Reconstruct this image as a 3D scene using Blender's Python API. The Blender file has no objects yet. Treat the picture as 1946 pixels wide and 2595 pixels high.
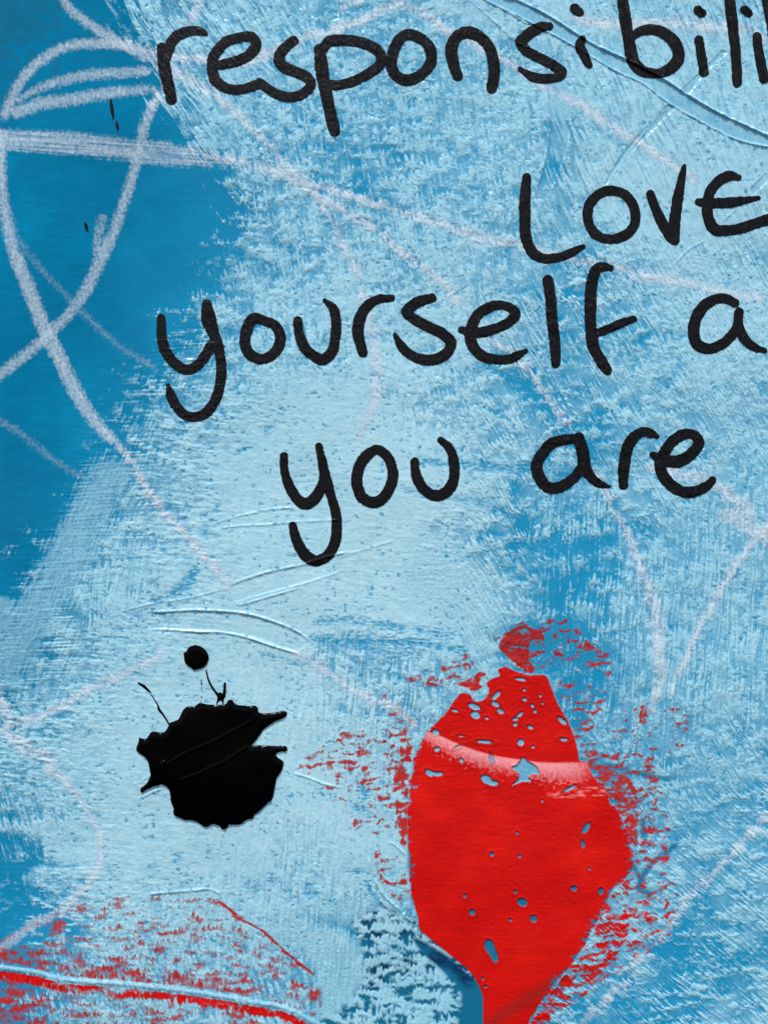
import bpy, math, random
import numpy as np

# ------------------------------------------------------------------ camera, world, sun, exposure
S = 0.26 / 1946.0            # metres on the wall for one pixel of the 1946 x 2595 photograph
CX, CY = 973.0, 1297.5
scene = bpy.context.scene
cam_d = bpy.data.cameras.new("camera")
cam = bpy.data.objects.new("camera", cam_d)
scene.collection.objects.link(cam)
CAM_DIST = 0.50
cam.location = (0, -CAM_DIST, 0)
cam.rotation_euler = (math.radians(90), 0, 0)
cam_d.sensor_fit = 'VERTICAL'
cam_d.sensor_height = 24.0
cam_d.lens = 24.0 * CAM_DIST / (2595 * S)
cam_d.clip_start = 0.01
cam_d.clip_end = 50
scene.camera = cam

SUN_EL, SUN_AZ = 60.0, -18.0           # height of the sun, degrees left of the wall's own facing
world = bpy.data.worlds.new("World")
scene.world = world
world.use_nodes = True
wn = world.node_tree
sky = wn.nodes.new("ShaderNodeTexSky")
sky.sky_type = 'NISHITA'
sky.sun_disc = False
sky.sun_elevation = math.radians(SUN_EL)
sky.sun_rotation = math.radians(180 - SUN_AZ)
wn.links.new(sky.outputs[0], wn.nodes["Background"].inputs[0])
wn.nodes["Background"].inputs[1].default_value = 0.125
sun_d = bpy.data.lights.new("sun", 'SUN')
sun_d.energy = 3.2
sun_d.angle = math.radians(9.0)
sun_d.color = (1.0, 0.95, 0.88)
sun = bpy.data.objects.new("sun", sun_d)
scene.collection.objects.link(sun)
_el, _az = math.radians(SUN_EL), math.radians(SUN_AZ)
from mathutils import Vector, Matrix
to_sun = Vector((math.sin(_az) * math.cos(_el), -math.cos(_az) * math.cos(_el), math.sin(_el)))
sun.rotation_euler = to_sun.to_track_quat('Z', 'Y').to_euler()
scene.view_settings.view_transform = 'Standard'
scene.view_settings.look = 'None'
scene.view_settings.gamma = 1
scene.view_settings.exposure = 0.48
K_ALB = 0.92                 # photo colour (linear) -> base colour

# ------------------------------------------------------------------ the sheet's grid (photo pixels, y down)
CELL = 2.4
def axis(lo, hi, far):
    core = np.arange(lo, hi + CELL, CELL)
    out, c, x = [], CELL, core[-1]
    while x < hi + far:
        c *= 1.07 if x < hi + 520 else 1.35
        x += c; out.append(x)
    a = np.array(out)
    return np.concatenate([(lo + hi + 0.0) - a[::-1] + (core[-1] - hi), core, a])
xs = np.unique(axis(-14.0, 1960.0, 3800.0))
ys = np.unique(axis(-14.0, 2609.0, 3800.0))
NX, NY = len(xs), len(ys)
X, Y = np.meshgrid(xs, ys)          # shape (NY, NX)
X = X.astype(np.float64); Y = Y.astype(np.float64)
INW = (X > -640) & (X < 2590) & (Y > -640) & (Y < 3240)
OUTD = np.maximum(np.maximum(-X, X - 1946), np.maximum(-Y, Y - 2595))

# ------------------------------------------------------------------ noise
rng = np.random.RandomState(7)
_perm = rng.permutation(4096)
_g = rng.rand(4096) * 2 * np.pi
_gx, _gy = np.cos(_g).astype(np.float32), np.sin(_g).astype(np.float32)
def perlin(x, y, seed=0):
    x = x + seed * 37.17; y = y + seed * 91.73
    xi = np.floor(x).astype(np.int64); yi = np.floor(y).astype(np.int64)
    fx = (x - xi).astype(np.float32); fy = (y - yi).astype(np.float32)
    u = fx * fx * fx * (fx * (fx * 6 - 15) + 10); v = fy * fy * fy * (fy * (fy * 6 - 15) + 10)
    def h(a, b, dx, dy):
        k = _perm[(_perm[(a + seed * 131) & 4095] + b) & 4095]
        return _gx[k] * dx + _gy[k] * dy
    n00 = h(xi, yi, fx, fy); n10 = h(xi + 1, yi, fx - 1, fy)
    n01 = h(xi, yi + 1, fx, fy - 1); n11 = h(xi + 1, yi + 1, fx - 1, fy - 1)
    return ((n00 * (1 - u) + n10 * u) * (1 - v) + (n01 * (1 - u) + n11 * u) * v) * 1.8
def fbm(x, y, seed=0, octs=3, g=0.55):
    s, a, f, t = 0, 1.0, 1.0, 0
    for o in range(octs):
        s = s + a * perlin(x * f, y * f, seed + o * 5); t += a * a
        a *= g; f *= 2.05
    return s / math.sqrt(t)
def sstep(a, b, x):
    t = np.clip((x - a) / (b - a), 0, 1)
    return t * t * (3 - 2 * t)
def rot(x, y, deg):
    """coordinates along and across a direction given in degrees, y down"""
    c, s = math.cos(math.radians(deg)), math.sin(math.radians(deg))
    return x * c + y * s, -x * s + y * c

# ------------------------------------------------------------------ traced curves
TILE = 700.0 / 1659.0
ORG = dict(A=(0, 0), B=(600, 0), C=(1246, 0), D=(0, 600), E=(600, 600), F=(1246, 600),
           G=(0, 1250), H=(600, 1250), I=(1246, 1250), J=(0, 1895), K=(600, 1895), L=(1246, 1895))
def T(spec):
    """'A 10,20 30,40 B 5,6' -> points in photo pixels; the letter names the tile the numbers are in"""
    out = []; o = (0, 0); k = TILE
    for tok in spec.split():
        if tok in ORG: o, k = ORG[tok], TILE
        elif tok == 'S': o, k = (320, 1600), 440 / 1659.0
        elif tok == 'U': o, k = (960, 1500), 500 / 1659.0
        elif tok == 'V': o, k = (1000, 1900), TILE
        elif tok == 'W': o, k = (120, 1400), TILE
        elif tok == 'R': o, k = (0, 0), 1946 / 1659.0
        else:
            a, b = tok.split(',')
            out.append((o[0] + float(a) * k, o[1] + float(b) * k))
    return np.array(out)
def smooth(P, closed=False, step=2.0, R=None):
    """Catmull-Rom through the points, resampled every `step` px; R: radii at the points"""
    P = np.asarray(P, float); n = len(P)
    R = np.ones(n) if R is None else np.asarray(R, float)
    Q = np.column_stack([P, R])
    if closed: Q = np.vstack([Q[-1], Q, Q[0], Q[1]])
    else: Q = np.vstack([2 * Q[0] - Q[1], Q, 2 * Q[-1] - Q[-2]])
    if not closed: Q[0, 2] = Q[1, 2]; Q[-1, 2] = Q[-2, 2]
    out = []
    for i in range(1, len(Q) - 2):
        p0, p1, p2, p3 = Q[i - 1], Q[i], Q[i + 1], Q[i + 2]
        m = max(2, int(np.hypot(*(p2 - p1)[:2]) / step))
        t = np.linspace(0, 1, m, endpoint=False)[:, None]
        out.append(0.5 * ((2 * p1) + (-p0 + p2) * t + (2 * p0 - 5 * p1 + 4 * p2 - p3) * t ** 2 + (-p0 + 3 * p1 - 3 * p2 + p3) * t ** 3))
    out.append(Q[-2][None])
    return np.vstack(out)
NEG = -1e6
def window(x0, x1, y0, y1):
    i0, i1 = np.searchsorted(xs, x0), np.searchsorted(xs, x1)
    j0, j1 = np.searchsorted(ys, y0), np.searchsorted(ys, y1)
    return slice(max(0, j0 - 1), min(NY, j1 + 1)), slice(max(0, i0 - 1), min(NX, i1 + 1))
def stroke(P, radii, pad=6.0, closed=False, field=None, arc=None):
    """signed distance to a stroke (positive inside), known up to `pad` px outside it"""
    if np.isscalar(radii): radii = [radii] * len(P)
    Q = smooth(P, closed, 2.0, radii)
    if field is None: field = np.full((NY, NX), NEG)
    L = np.concatenate([[0], np.cumsum(np.hypot(np.diff(Q[:, 0]), np.diff(Q[:, 1])))])
    ch = 10
    for a in range(0, len(Q), ch):
        q = Q[a:a + ch + 1]; m = q[:, 2].max() + pad
        sj, si = window(q[:, 0].min() - m, q[:, 0].max() + m, q[:, 1].min() - m, q[:, 1].max() + m)
        xx, yy = X[sj, si], Y[sj, si]
        best = field[sj, si]
        for k in range(len(q)):
            d = q[k, 2] - np.hypot(xx - q[k, 0], yy - q[k, 1])
            if arc is not None:
                arc[sj, si] = np.where(d > best, L[min(a + k, len(L) - 1)] / L[-1], arc[sj, si])
            best = np.maximum(best, d)
        best[best < -pad] = NEG
        field[sj, si] = best
    return field
def inside(P):
    m = np.zeros((NY, NX), bool)
    P = np.asarray(P)
    sj, si = window(P[:, 0].min(), P[:, 0].max(), P[:, 1].min(), P[:, 1].max())
    xx, yy = X[sj, si], Y[sj, si]; r = np.zeros(xx.shape, bool)
    for a, b in zip(P, np.roll(P, -1, 0)):
        if a[1] == b[1]: continue
        c = ((a[1] > yy) != (b[1] > yy)) & (xx < (b[0] - a[0]) * (yy - a[1]) / (b[1] - a[1]) + a[0])
        r ^= c
    m[sj, si] = r
    return m
def poly(P, pad=30.0, curved=True):
    """signed distance to a closed outline, clamped to +-pad"""
    Q = smooth(P, True, 3.0) if curved else np.asarray(P)
    d = -stroke(P, 0.0, pad, closed=True) if curved else -stroke(np.vstack([P, P[:1]]), 0.0, pad)
    d = np.minimum(d, pad)
    return np.where(inside(Q[:, :2]), d, -d)
def ell(cx, cy, a, b, deg=0):
    """approximate signed distance to an ellipse, local window only"""
    F = np.full((NY, NX), -50.0)
    m = max(a, b) + 40
    sj, si = window(cx - m, cx + m, cy - m, cy + m)
    u, v = rot(X[sj, si] - cx, Y[sj, si] - cy, deg)
    r = np.hypot(u / a, v / b)
    F[sj, si] = (1 - r) * min(a, b)
    return F

# ------------------------------------------------------------------ hand-read maps of the paint (20 x 26 cells over the picture)
COVER = """
00167777677788888887
00027777767777788888
00016777777777888888
00004776566777678888
00000367656667689999
00000257766776689998
00000366687877657887
00002567887876567888
00004677788887555788
00035678888764567787
00256789998766556777
00457899999977546777
01567899999985667777
13677899999764555677
26778899999875346777
46788899999986456777
56788999767884346777
67889999876676446777
67899999887777466666
78899999988766446677
67899999988866666665
48999998899877766666
37888888888666667756
24788888655643667556
36777777666531666445
46777776654415554566
"""
PALE = """
33334444444455555555
33334444444455555555
33334455555555666666
44445555666666666666
44445556667777665566
44556667888876655555
55567788899987655444
45567889999887544445
45678899888654444445
56788899887765444445
66788888877665444445
56777766665544444455
45666655443334444455
"""
ZONE = """
aaaabbbccc
aaabbbbccc
aaabbbbccc
aabbbbbfff
addbbbffff
ddeeebffff
ddeeeefgfg
dgeeeefggg
deegggfggg
eeegggifgf
heegggiifi
eeggggiiii
hhhhggiiii
"""
def rows(s): return [r for r in s.split('\n') if r]
def sample(M, x, y):
    M = np.asarray(M, float); h, w = M.shape
    u = np.clip(x / 1946.0 * w - 0.5, 0, w - 1.001); v = np.clip(y / 2595.0 * h - 0.5, 0, h - 1.001)
    i = u.astype(int); j = v.astype(int); fu = u - i; fv = v - j
    i2 = np.minimum(i + 1, w - 1); j2 = np.minimum(j + 1, h - 1)
    return (M[j, i] * (1 - fu) + M[j, i2] * fu) * (1 - fv) + (M[j2, i] * (1 - fu) + M[j2, i2] * fu) * fv
wx = 26 * fbm(X / 70, Y / 55, 1); wy = 26 * fbm(X / 70, Y / 55, 2)
Lc = sample([[int(c) for c in r] for r in rows(COVER)], X + wx, Y + wy) / 9.0
Pl = sample([[int(c) for c in r] for r in rows(PALE)], X + wx * 2, Y + wy * 2) / 9.0
zr = rows(ZONE)
#         streak, dab dir, dab len, dab wid, streak wid, smear, w_dab, w_streak, relief
ZP = dict(a=(57, 60, 30, 12, 4.2, 13, 0.85, 0.60, 0.55),
          b=(80, -8, 25, 11, 4.5, 10, 0.95, 0.50, 0.75),
          c=(72, 70, 40, 12, 5.5, 12, 0.55, 0.75, 1.35),
          d=(112, 0, 30, 10, 4.2, 10, 0.80, 0.70, 0.55),
          e=(4, 2, 18, 9, 5.0, 5, 0.90, 0.35, 0.20),
          f=(62, -12, 27, 10, 4.2, 11, 0.95, 0.55, 0.55),
          g=(93, 6, 26, 10, 5.0, 14, 0.72, 0.75, 0.95),
          h=(76, 4, 34, 11, 5.0, 16, 0.85, 0.70, 0.60),
          i=(42, -10, 26, 9, 4.2, 11, 0.95, 0.60, 0.42))
tex = np.zeros((NY, NX)); relief = np.zeros((NY, NX)); stk = np.zeros((NY, NX)); wsum = np.zeros((NY, NX))
for zi, (z, (sa, da, dl, dw, sw, smear, wd, ws, rl)) in enumerate(ZP.items()):
    Wz = sample([[1.0 if c == z else 0.0 for c in r] for r in zr], X + 2.2 * wx, Y + 2.2 * wy)
    Wz = sstep(0.12, 0.88, Wz)
    m = (Wz > 0) & INW
    if not m.any(): continue
    x, y = X[m], Y[m]
    u, v = rot(x + 5 * perlin(x / 90, y / 90, 20 + zi), y + 5 * perlin(x / 90, y / 90, 21 + zi), sa)
    s1 = 0.75 * perlin(u / 95, v / sw, 30 + zi) + 0.55 * perlin(u / 38, v / (sw * 1.9), 40 + zi)
    if z == 'd':
        u2, v2 = rot(x, y, -3)
        s1 = 0.7 * s1 + 0.6 * perlin(u2 / 80, v2 / 4.5, 47)
    if z == 'e':
        u2, v2 = rot(x, y, 96)
        s1 = 0.85 * s1 + 0.35 * perlin(u2 / 60, v2 / 5.0, 48)
    c_, s_ = math.cos(math.radians(sa)), math.sin(math.radians(sa))
    xw, yw = x + c_ * smear * s1, y + s_ * smear * s1
    du, dv = rot(xw, yw, da)
    dl, dw = dl * 1.3, dw * 1.3
    d1 = 0.8 * perlin(du / dl, dv / dw, 50 + zi) + 0.6 * perlin(du / (dl * 2.6), dv / (dw * 2.2), 60 + zi) + 0.42 * perlin(du / (dl * .42), dv / (dw * .5), 70 + zi)
    tex[m] += Wz[m] * (wd * d1 + ws * s1)
    relief[m] += Wz[m] * rl * s1
    stk[m] += Wz[m] * s1
    wsum[m] += Wz[m]
wsum = np.maximum(wsum, 0.5)
tex /= wsum; relief /= wsum; stk /= wsum
fine = fbm(X / 6.5, Y / 6.0, 5, 2)
grain = fbm(X / 9.0, Y / 9.0, 9, 3)

# ------------------------------------------------------------------ special places of the base paint
# scraped bands (smooth, bluer, with ridges at their edges)
ridge = np.zeros((NY, NX)); dent = np.zeros((NY, NX)); bandc = np.zeros((NY, NX))
def band(upper, lower, depth=2.2, blue=0.55):
    global dent, bandc
    U = smooth(T(upper), step=4)[:, :2]; D = smooth(T(lower), step=4)[:, :2]
    f = poly(np.vstack([U, D[::-1]]), 20, curved=False)
    k = sstep(-1.5, 3.0, f)
    dent = np.maximum(dent, k * depth); bandc = np.maximum(bandc, k * blue)
BEADN = perlin(X / 17, Y / 17, 33) + 0.5 * perlin(X / 50, Y / 50, 34)
def bead(spec, h=2.2, r=2.4, fade=True, wob=1.0):
    """a raised lip of paint"""
    global ridge
    P = T(spec)
    arc = np.zeros((NY, NX))
    f = stroke(P, 0.0, 4.2 * r, arc=arc)
    k = np.exp(-(f / r) ** 2) * (f > NEG / 2)
    if fade: k *= sstep(0, 0.12, arc) * sstep(0, 0.12, 1 - arc)
    k *= 1 + 0.45 * wob * BEADN
    ridge = np.maximum(ridge, k * h)
up1 = "C 60,-30 150,0 270,55 400,130 600,260 800,355 1020,470 1180,575 1400,700 1659,820 1760,870"
lo1 = "C -60,-15 0,20 150,90 300,170 450,250 600,340 750,430 900,500 1060,620 1250,730 1400,810 1500,850 1659,885 1760,910"
band(up1, lo1, 1.5, 0.62); bead(up1, 4.6, 3.0, False); bead(lo1, 3.6, 2.6, False)
up2 = "C 420,240 440,400 462,560 472,720 452,900 400,1040 330,1200"
lo2 = "C 330,500 340,640 350,760 330,920 300,1040 250,1200"
band(up2, lo2, 1.6, 0.45); bead(up2, 1.9, 2.2); bead(lo2, 1.5, 2.2)
band("C 1110,640 960,790 850,900 750,1020 690,1110", "C 1050,630 900,790 800,900 720,1020 670,1110", 1.6, 0.5)
bead("C 1060,640 960,740 850,880 760,1000 690,1090", 1.8, 2.0)
band("C 1420,310 1300,420 1180,570", "C 1380,300 1260,420 1130,545", 1.4, 0.5)
band("C 1680,1070 1570,1170", "C 1640,1040 1540,1140", 1.0, 0.6)
bead("C 1460,1260 1380,1330", 1.2, 2); bead("C 1290,1440 1180,1500 1080,1600", 1.6, 1.8)
bead("C 0,110 100,190 160,260 260,300", 1.8, 2.2); bead("C 430,250 450,340 480,430 500,560", 1.5, 2)
bead("C 600,380 640,480 660,600", 1.2, 2); bead("C 660,400 700,520 720,640", 1.1, 2)
bead("B 1400,0 1500,90 1600,180 1659,240", 2.2, 2.2); bead("B 1520,0 1600,60 1659,90 1750,150", 2.4, 2.2)
# palette-knife lips in the middle left
bead("W 1085,200 1200,155 1350,110 1540,70 1700,20 1850,-10", 2.4, 2.2)
bead("W 1125,312 1180,312 1250,290 1400,245 1510,215", 2.6, 2.2)
bead("W 1150,290 1400,225 1659,150 1800,100", 1.5, 2.0)
bead("W 590,358 760,352 880,345 1040,350 1200,368 1350,410 1480,462 1595,535", 3.4, 2.4)
bead("W 595,470 700,462 900,475 1050,480 1200,510 1350,560 1500,605 1550,608", 3.2, 2.4)
bead("W 400,368 600,315 760,290 950,250 1080,212", 1.5, 2.0)
bead("G 1190,245 1300,180 1420,140 1659,90", 1.8, 2.0); bead("G 1300,215 1450,195 1659,190", 1.7, 2.0)
bead("H 0,140 200,98 350,85", 1.7, 2.0); bead("H 0,200 150,190 400,170 650,158", 1.7, 2.0)
bead("H 600,390 760,340 960,280", 1.2, 2.0)
bead("S 60,1475 150,1425 235,1375", 1.6, 1.8); bead("S 95,1610 200,1560 350,1495", 2.0, 2.0)
band("W 1090,205 1350,120 1659,60", "W 1130,300 1400,225 1659,150", 1.0, 0.10)
band("W 600,362 880,352 1200,378 1480,475 1580,545", "W 600,460 900,465 1200,500 1500,595", 1.2, 0.10)
bead("J 890,905 900,880 1000,868 1150,858 1250,848 1310,870 1335,905 1338,935", 2.4, 2.6)
bead("K 800,640 800,700 830,790 880,880 960,960 1040,1040 1080,1050", 3.2, 3.0)
bead("K 780,790 850,900 930,990", 1.8, 2.2)
bead("K 330,150 430,178 520,215 640,240", 2.4, 2.4)
bead("K 910,560 960,590 1010,640", 2.2, 2.4)
bead("E 560,495 640,520 760,525", 1.4, 1.8); bead("E 1100,440 1250,370 1420,260", 1.3, 1.8)
bead("E 420,370 460,440 480,480", 1.2, 1.8)

# the long raised bead of blue paint at bottom left
BEAD = "J -60,1308 0,1315 200,1342 400,1388 700,1412 900,1432 1200,1472 1500,1522 K 0,1520 200,1542 330,1580 430,1630 490,1659"
fb = stroke(T(BEAD), 0.0, 40)
beadk = np.exp(-(fb / 6.5) ** 2) * (fb > NEG / 2)

# ------------------------------------------------------------------ light paint cover
kk = 2.7 * (Lc - 0.5) - 0.28 - 1.3 * sstep(0.16, 0.0, Lc) + 0.35 * sstep(0.80, 1.0, Lc)
lf = 0.62 + 0.5 * sstep(-0.5, 0.7, fbm(X / 190, Y / 150, 13))          # quieter and busier places
raw = kk + 0.95 * lf * tex + 0.16 * fine + 0.35 * perlin(X / 75, Y / 45, 15) - 1.9 * sstep(0.62, 0.95, 1.25 * perlin((X + 4 * fine) / 15, (Y + 6 * stk) / 10, 16)) * sstep(-0.1, 0.5, fbm(X / 110, Y / 70, 17) + 0.1) - 0.9 * bandc
Wd = 0.46 + 0.60 * sstep(0.0, 0.9, fbm(X / 130, Y / 130, 14) + 0.3)
cover = sstep(-Wd, Wd, raw)
_fo = sstep(350, 600, OUTD); cover = np.where(INW, cover * (1 - _fo) + Lc * _fo, Lc)
# the light paint is thin: the ground coat shines through it in streaks and clouds
solid = 0.55 * sstep(0.75, 1.0, Lc)
thin = sstep(-0.75, 0.75, 0.55 * tex + 0.55 * fbm(X / 26, Y / 17, 131) + 0.35 * stk + 0.25 * fine)
cover = cover * (1 - (1 - solid) * 0.44 * (1 - thin))
cover = np.minimum(cover, 1 - 0.95 * bandc * (0.75 + 0.25 * np.clip(stk, -1, 1)))
# the broad soft veil of thin paint in places
veil = sstep(-0.6, 1.2, kk + 0.4 * perlin(X / 60, Y / 60, 77)) * (0.42 + 0.22 * sstep(900, 1500, X) + 0.14 * np.clip(stk, -1, 1) + 0.10 * fbm(X / 60, Y / 40, 78))
cover = np.maximum(cover, veil * sstep(0.1, 0.4, Lc))

def soft_poly(spec, w):
    return sstep(-w, w, poly(T(spec), w + 6))
# smoothly brushed translucent places
def smear(k, value):
    global cover
    cover = cover * (1 - k) + k * np.clip(value + 0.16 * stk + 0.10 * fine, 0, 1)
smear(sstep(-38, 12, stroke(T("G 650,-90 540,110 400,390 280,610 150,820 60,1000"), 36, 44) + 14 * grain + 22 * stk), 0.50)
smear(soft_poly("H 1080,200 1300,300 1560,600 1580,700 1540,860 1250,840 1000,640", 22) * (0.75 + 0.2 * stk), 0.80)
smear(soft_poly("K 330,1100 500,1080 640,1120 760,1250 800,1460 640,1700 480,1700 500,1400 420,1250", 20) * 0.9, 0.86)
smear(soft_poly("K 560,640 760,650 830,800 900,900 860,970 700,1040 560,980", 24) * 0.6, 0.85)
# mid-blue tone of the ground coat: 0 deep teal-blue (left), 1 brighter cerulean
tone = sstep(250, 900, X + 0.25 * Y - 60 + 60 * fbm(X / 200, Y / 200, 8))
tone = np.clip(tone + 0.10 * fbm(X / 60, Y / 16, 18) * (1 - tone) + 0.16 * sstep(1200, 1900, Y), 0, 1)
# blue left bare: streaks and little pits in the light coat
bare = np.zeros((NY, NX)); bare_n = sstep(-0.75, 0.25, fbm(X / 16, Y / 5.5, 59) + 0.4 * stk); bare_m = fbm(X / 30, Y / 6, 58)
for sp, r_, k_ in (("H 480,780 650,762 870,790 1150,830 1300,860", 9, .8), ("H 460,872 700,890 1000,895 1150,905 1380,955", 10, .85), ("H 455,905 620,905 830,945 1100,975", 7, .7),
                   ("H 150,970 260,990 380,1030 500,1030 560,1080", 6, .75), ("H 700,1010 900,1080 1050,1130 1180,1145", 7, .6),
                   ("E 1080,1345 1250,1365 1450,1375 1659,1395 F 120,1385 230,1378", 11, .85), ("E 1000,1510 1150,1560 1350,1580 1520,1620 1700,1720", 8, .6),
                   ("E 1450,770 1560,800 1659,860 F 130,830 250,950 380,1080 480,1150", 12, .75), ("F 330,1380 500,1440 560,1560 450,1640", 18, .5),
                   ("D 1000,560 1050,640 1100,700", 8, .6), ("D 1430,1300 1500,1270", 6, .9), ("D 1600,1165 1640,1150", 7, .9), ("G 1070,590 1130,540 1160,480", 16, .8), ("G 920,650 1000,620 1040,605", 9, .8),
                   ("G 780,720 850,730", 6, .7), ("J 1080,850 1130,820 1160,790", 4, .8), ("J 1075,680 1090,640", 6, .7), ("J 1250,600 1260,660", 6, .6), ("J 900,710 930,705", 6, .7), ("J 640,720 700,790", 7, .6),
                   ("K 440,740 480,760", 4, .7), ("K 668,745 735,742", 7, .9), ("K 205,760 215,800", 6, .9), ("K 430,880 470,870", 6, .8), ("K 570,925 590,935", 5, .8), ("K 60,830 80,850", 5, .7),
                   ("K 720,350 800,400", 9, .9), ("K 510,265 570,285", 7, .8), ("K 750,240 780,290", 9, .9), ("K 780,810 830,900 900,970 960,1020", 6, .9),
                   ("C 950,1300 1010,1330", 5, .3), ("B 780,30 850,60 900,70", 12, .5), ("A 480,20 530,60", 10, .8), ("A 740,180 900,240", 9, .5)):
    f_ = stroke(T(sp), r_, 30)
    bare = np.maximum(bare, k_ * bare_n * sstep(-7, 6, f_ - 2 + 13 * (0.55 * stk + 0.7 * bare_m)))
cell = 1.25 * perlin((X + 3 * fine) / 13.5, (Y + 5 * stk) / 9.0, 57)
bare = np.maximum(bare, 0.75 * sstep(0.66, 0.86, cell) * sstep(-0.05, 0.5, fbm(X / 95, Y / 60, 56) + 0.12) * sstep(0.5, 0.8, Lc))
bare *= 1 - sstep(0.2, 0.5, bandc)
cover = cover * (1 - bare)
bare_h = bare
# darker teal at the bottom centre, navy smears in it
teal = soft_poly("K 690,1040 860,975 930,990 1080,1100 1200,1180 1400,1300 1560,1500 1560,1759 380,1800 700,1500 760,1250", 10)
tealp = teal * 1.0
for sp, r_ in (("V 1350,650 1400,665 1440,720 1480,790 1490,850 1530,870", 7), ("L 1100,590 1040,640 960,700 900,790 880,850", 7), ("V 1490,440 1500,520", 9), ("V 1270,90 1480,150 1640,180", 6), ("V 1250,300 1350,310", 6)):
    teal = np.maximum(teal, 0.62 * sstep(-7, 5, stroke(T(sp), r_, 12) + 4 * stk)); cover = cover * (1 - 0.8 * sstep(-5, 5, stroke(T(sp), r_, 12) + 4 * stk))
teal0 = teal
navy = np.zeros((NY, NX))
for sp, r in (("K 740,1040 850,1010 960,1020 1060,1060 1090,1100", 9), ("K 790,1110 850,1110 900,1140 1010,1075 1080,1110", 12),
              ("K 830,1370 880,1320 1000,1310 1150,1280 1300,1290", 14), ("K 810,1430 870,1420", 7), ("K 870,950 930,1000 1000,1040", 8),
              ("K 1100,1130 1180,1200 1260,1255 1330,1330 1390,1400", 13), ("K 1040,1080 1090,1110 1110,1140", 12), ("H 1440,860 1500,880 1580,880", 3)):
    f = stroke(T(sp), r, 26)
    navy = np.maximum(navy, sstep(-16, 8, f) * 0.95)
navy *= 0.35 + 0.65 * sstep(-0.5, 0.5, fbm(X / 30, Y / 14, 61) + 0.3)
tcov = sstep(-0.25, 0.25, (0.10 - 0.55 * sstep(1180, 1225, X + 0.1 * fine)) + 0.85 * (0.7 * perlin(X / 46 + 0.2 * stk, (Y + 8 * stk) / 17, 66) + 0.4 * perlin(X / 17, (Y + 8 * stk) / 9, 67) + 0.25 * stk))
cover = cover * (1 - tealp) + tcov * tealp
teal = np.maximum(teal, 0.75 * sstep(0.25, 0.02, Lc) * (sstep(-0.2, 0.9, fbm(X / 30, Y / 26, 63) + 0.9 * sstep(260, 60, X + Y)) * sstep(600, 250, X + Y) + 0.6 * sstep(1000, 1400, Y) * sstep(400, 100, X) * sstep(1650, 1450, Y)))
sm = soft_poly("V 110,1130 250,1200 400,1310 510,1450 520,1700 380,1700 400,1480 280,1330 160,1220", 7)   # clean teal crescent
cover *= 1 - sm
# pale disc touching the left edge
disc = sstep(-4, 8, ell(0, 1557, 42, 48)) * 0.45 * INW
cover = np.maximum(cover, disc)

# ------------------------------------------------------------------ the red coat: heart shape and its holes
HEART = ("U 330,1290 400,1190 470,1110 545,1035 600,960 660,880 700,850 760,860 790,905 830,925 895,895 925,830 905,770 945,730 1015,705 "
         "1000,655 1055,628 1130,658 1260,700 1390,700 1440,780 1500,930 1590,1090 1640,1220 1670,1330 1690,1420 "
         "V 1150,70 1180,140 1225,200 1275,255 1290,310 1325,350 1370,430 1400,520 1420,620 1430,710 1380,780 1320,830 1260,930 1230,1010 "
         "1180,1080 1150,1150 1090,1240 1040,1310 980,1380 900,1490 830,1590 790,1680 780,1850 "
         "535,1850 532,1680 530,1560 524,1465 470,1360 400,1290 300,1210 200,1125 148,1075 138,1000 108,900 92,800 80,650 76,500 80,300 100,110 125,20")
fh = poly(T(HEART), 40)
rag = 0.9 * stk + 0.8 * perlin(X / 12, Y / 8, 81) + 0.6 * fine
side = sstep(1240, 1400, X) * sstep(1930, 2060, Y) + sstep(1130, 1060, X) * sstep(1700, 1780, Y) * sstep(2330, 2230, Y)     # where the edge is brushed over
fh2 = fh + rag * (1.0 + 4.0 * side)
holes = np.full((NY, NX), -50.0)
def hole(o, k, *a):
    global holes
    cx, cy, ra, rb, dg = a
    holes = np.maximum(holes, ell(o[0] + cx * k, o[1] + cy * k, ra * k, rb * k, dg))
for a in ((210, 140, 26, 16, 30), (262, 146, 26, 12, -4), (240, 141, 34, 7, 8), (552, 180, 34, 22, 30), (590, 202, 30, 15, 5),
          (1148, 472, 14, 34, 38), (1130, 568, 11, 20, -10), (583, 627, 12, 12, 0), (748, 638, 9, 9, 0), (733, 500, 8, 7, 0), (1075, 833, 17, 14, 0),
          (1238, 850, 15, 18, 0), (422, 878, 9, 10, 0), (465, 976, 15, 17, 0), (693, 1022, 9, 9, 0), (765, 916, 29, 22, 20), (833, 1014, 19, 20, 0),
          (722, 852, 9, 9, 0), (570, 1185, 28, 44, -18), (595, 1235, 22, 42, -18), (530, 1378, 8, 8, 0), (545, 1425, 9, 6, 0),
          (1050, 236, 38, 9, -28), (885, 310, 6, 6, 0), (72, 195, 10, 10, 0), (400, 66, 9, 12, 0), (255, 2, 14, 9, 0), (1168, 715, 7, 5, 0)):
    hole((1000, 1900), TILE, *a)
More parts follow.
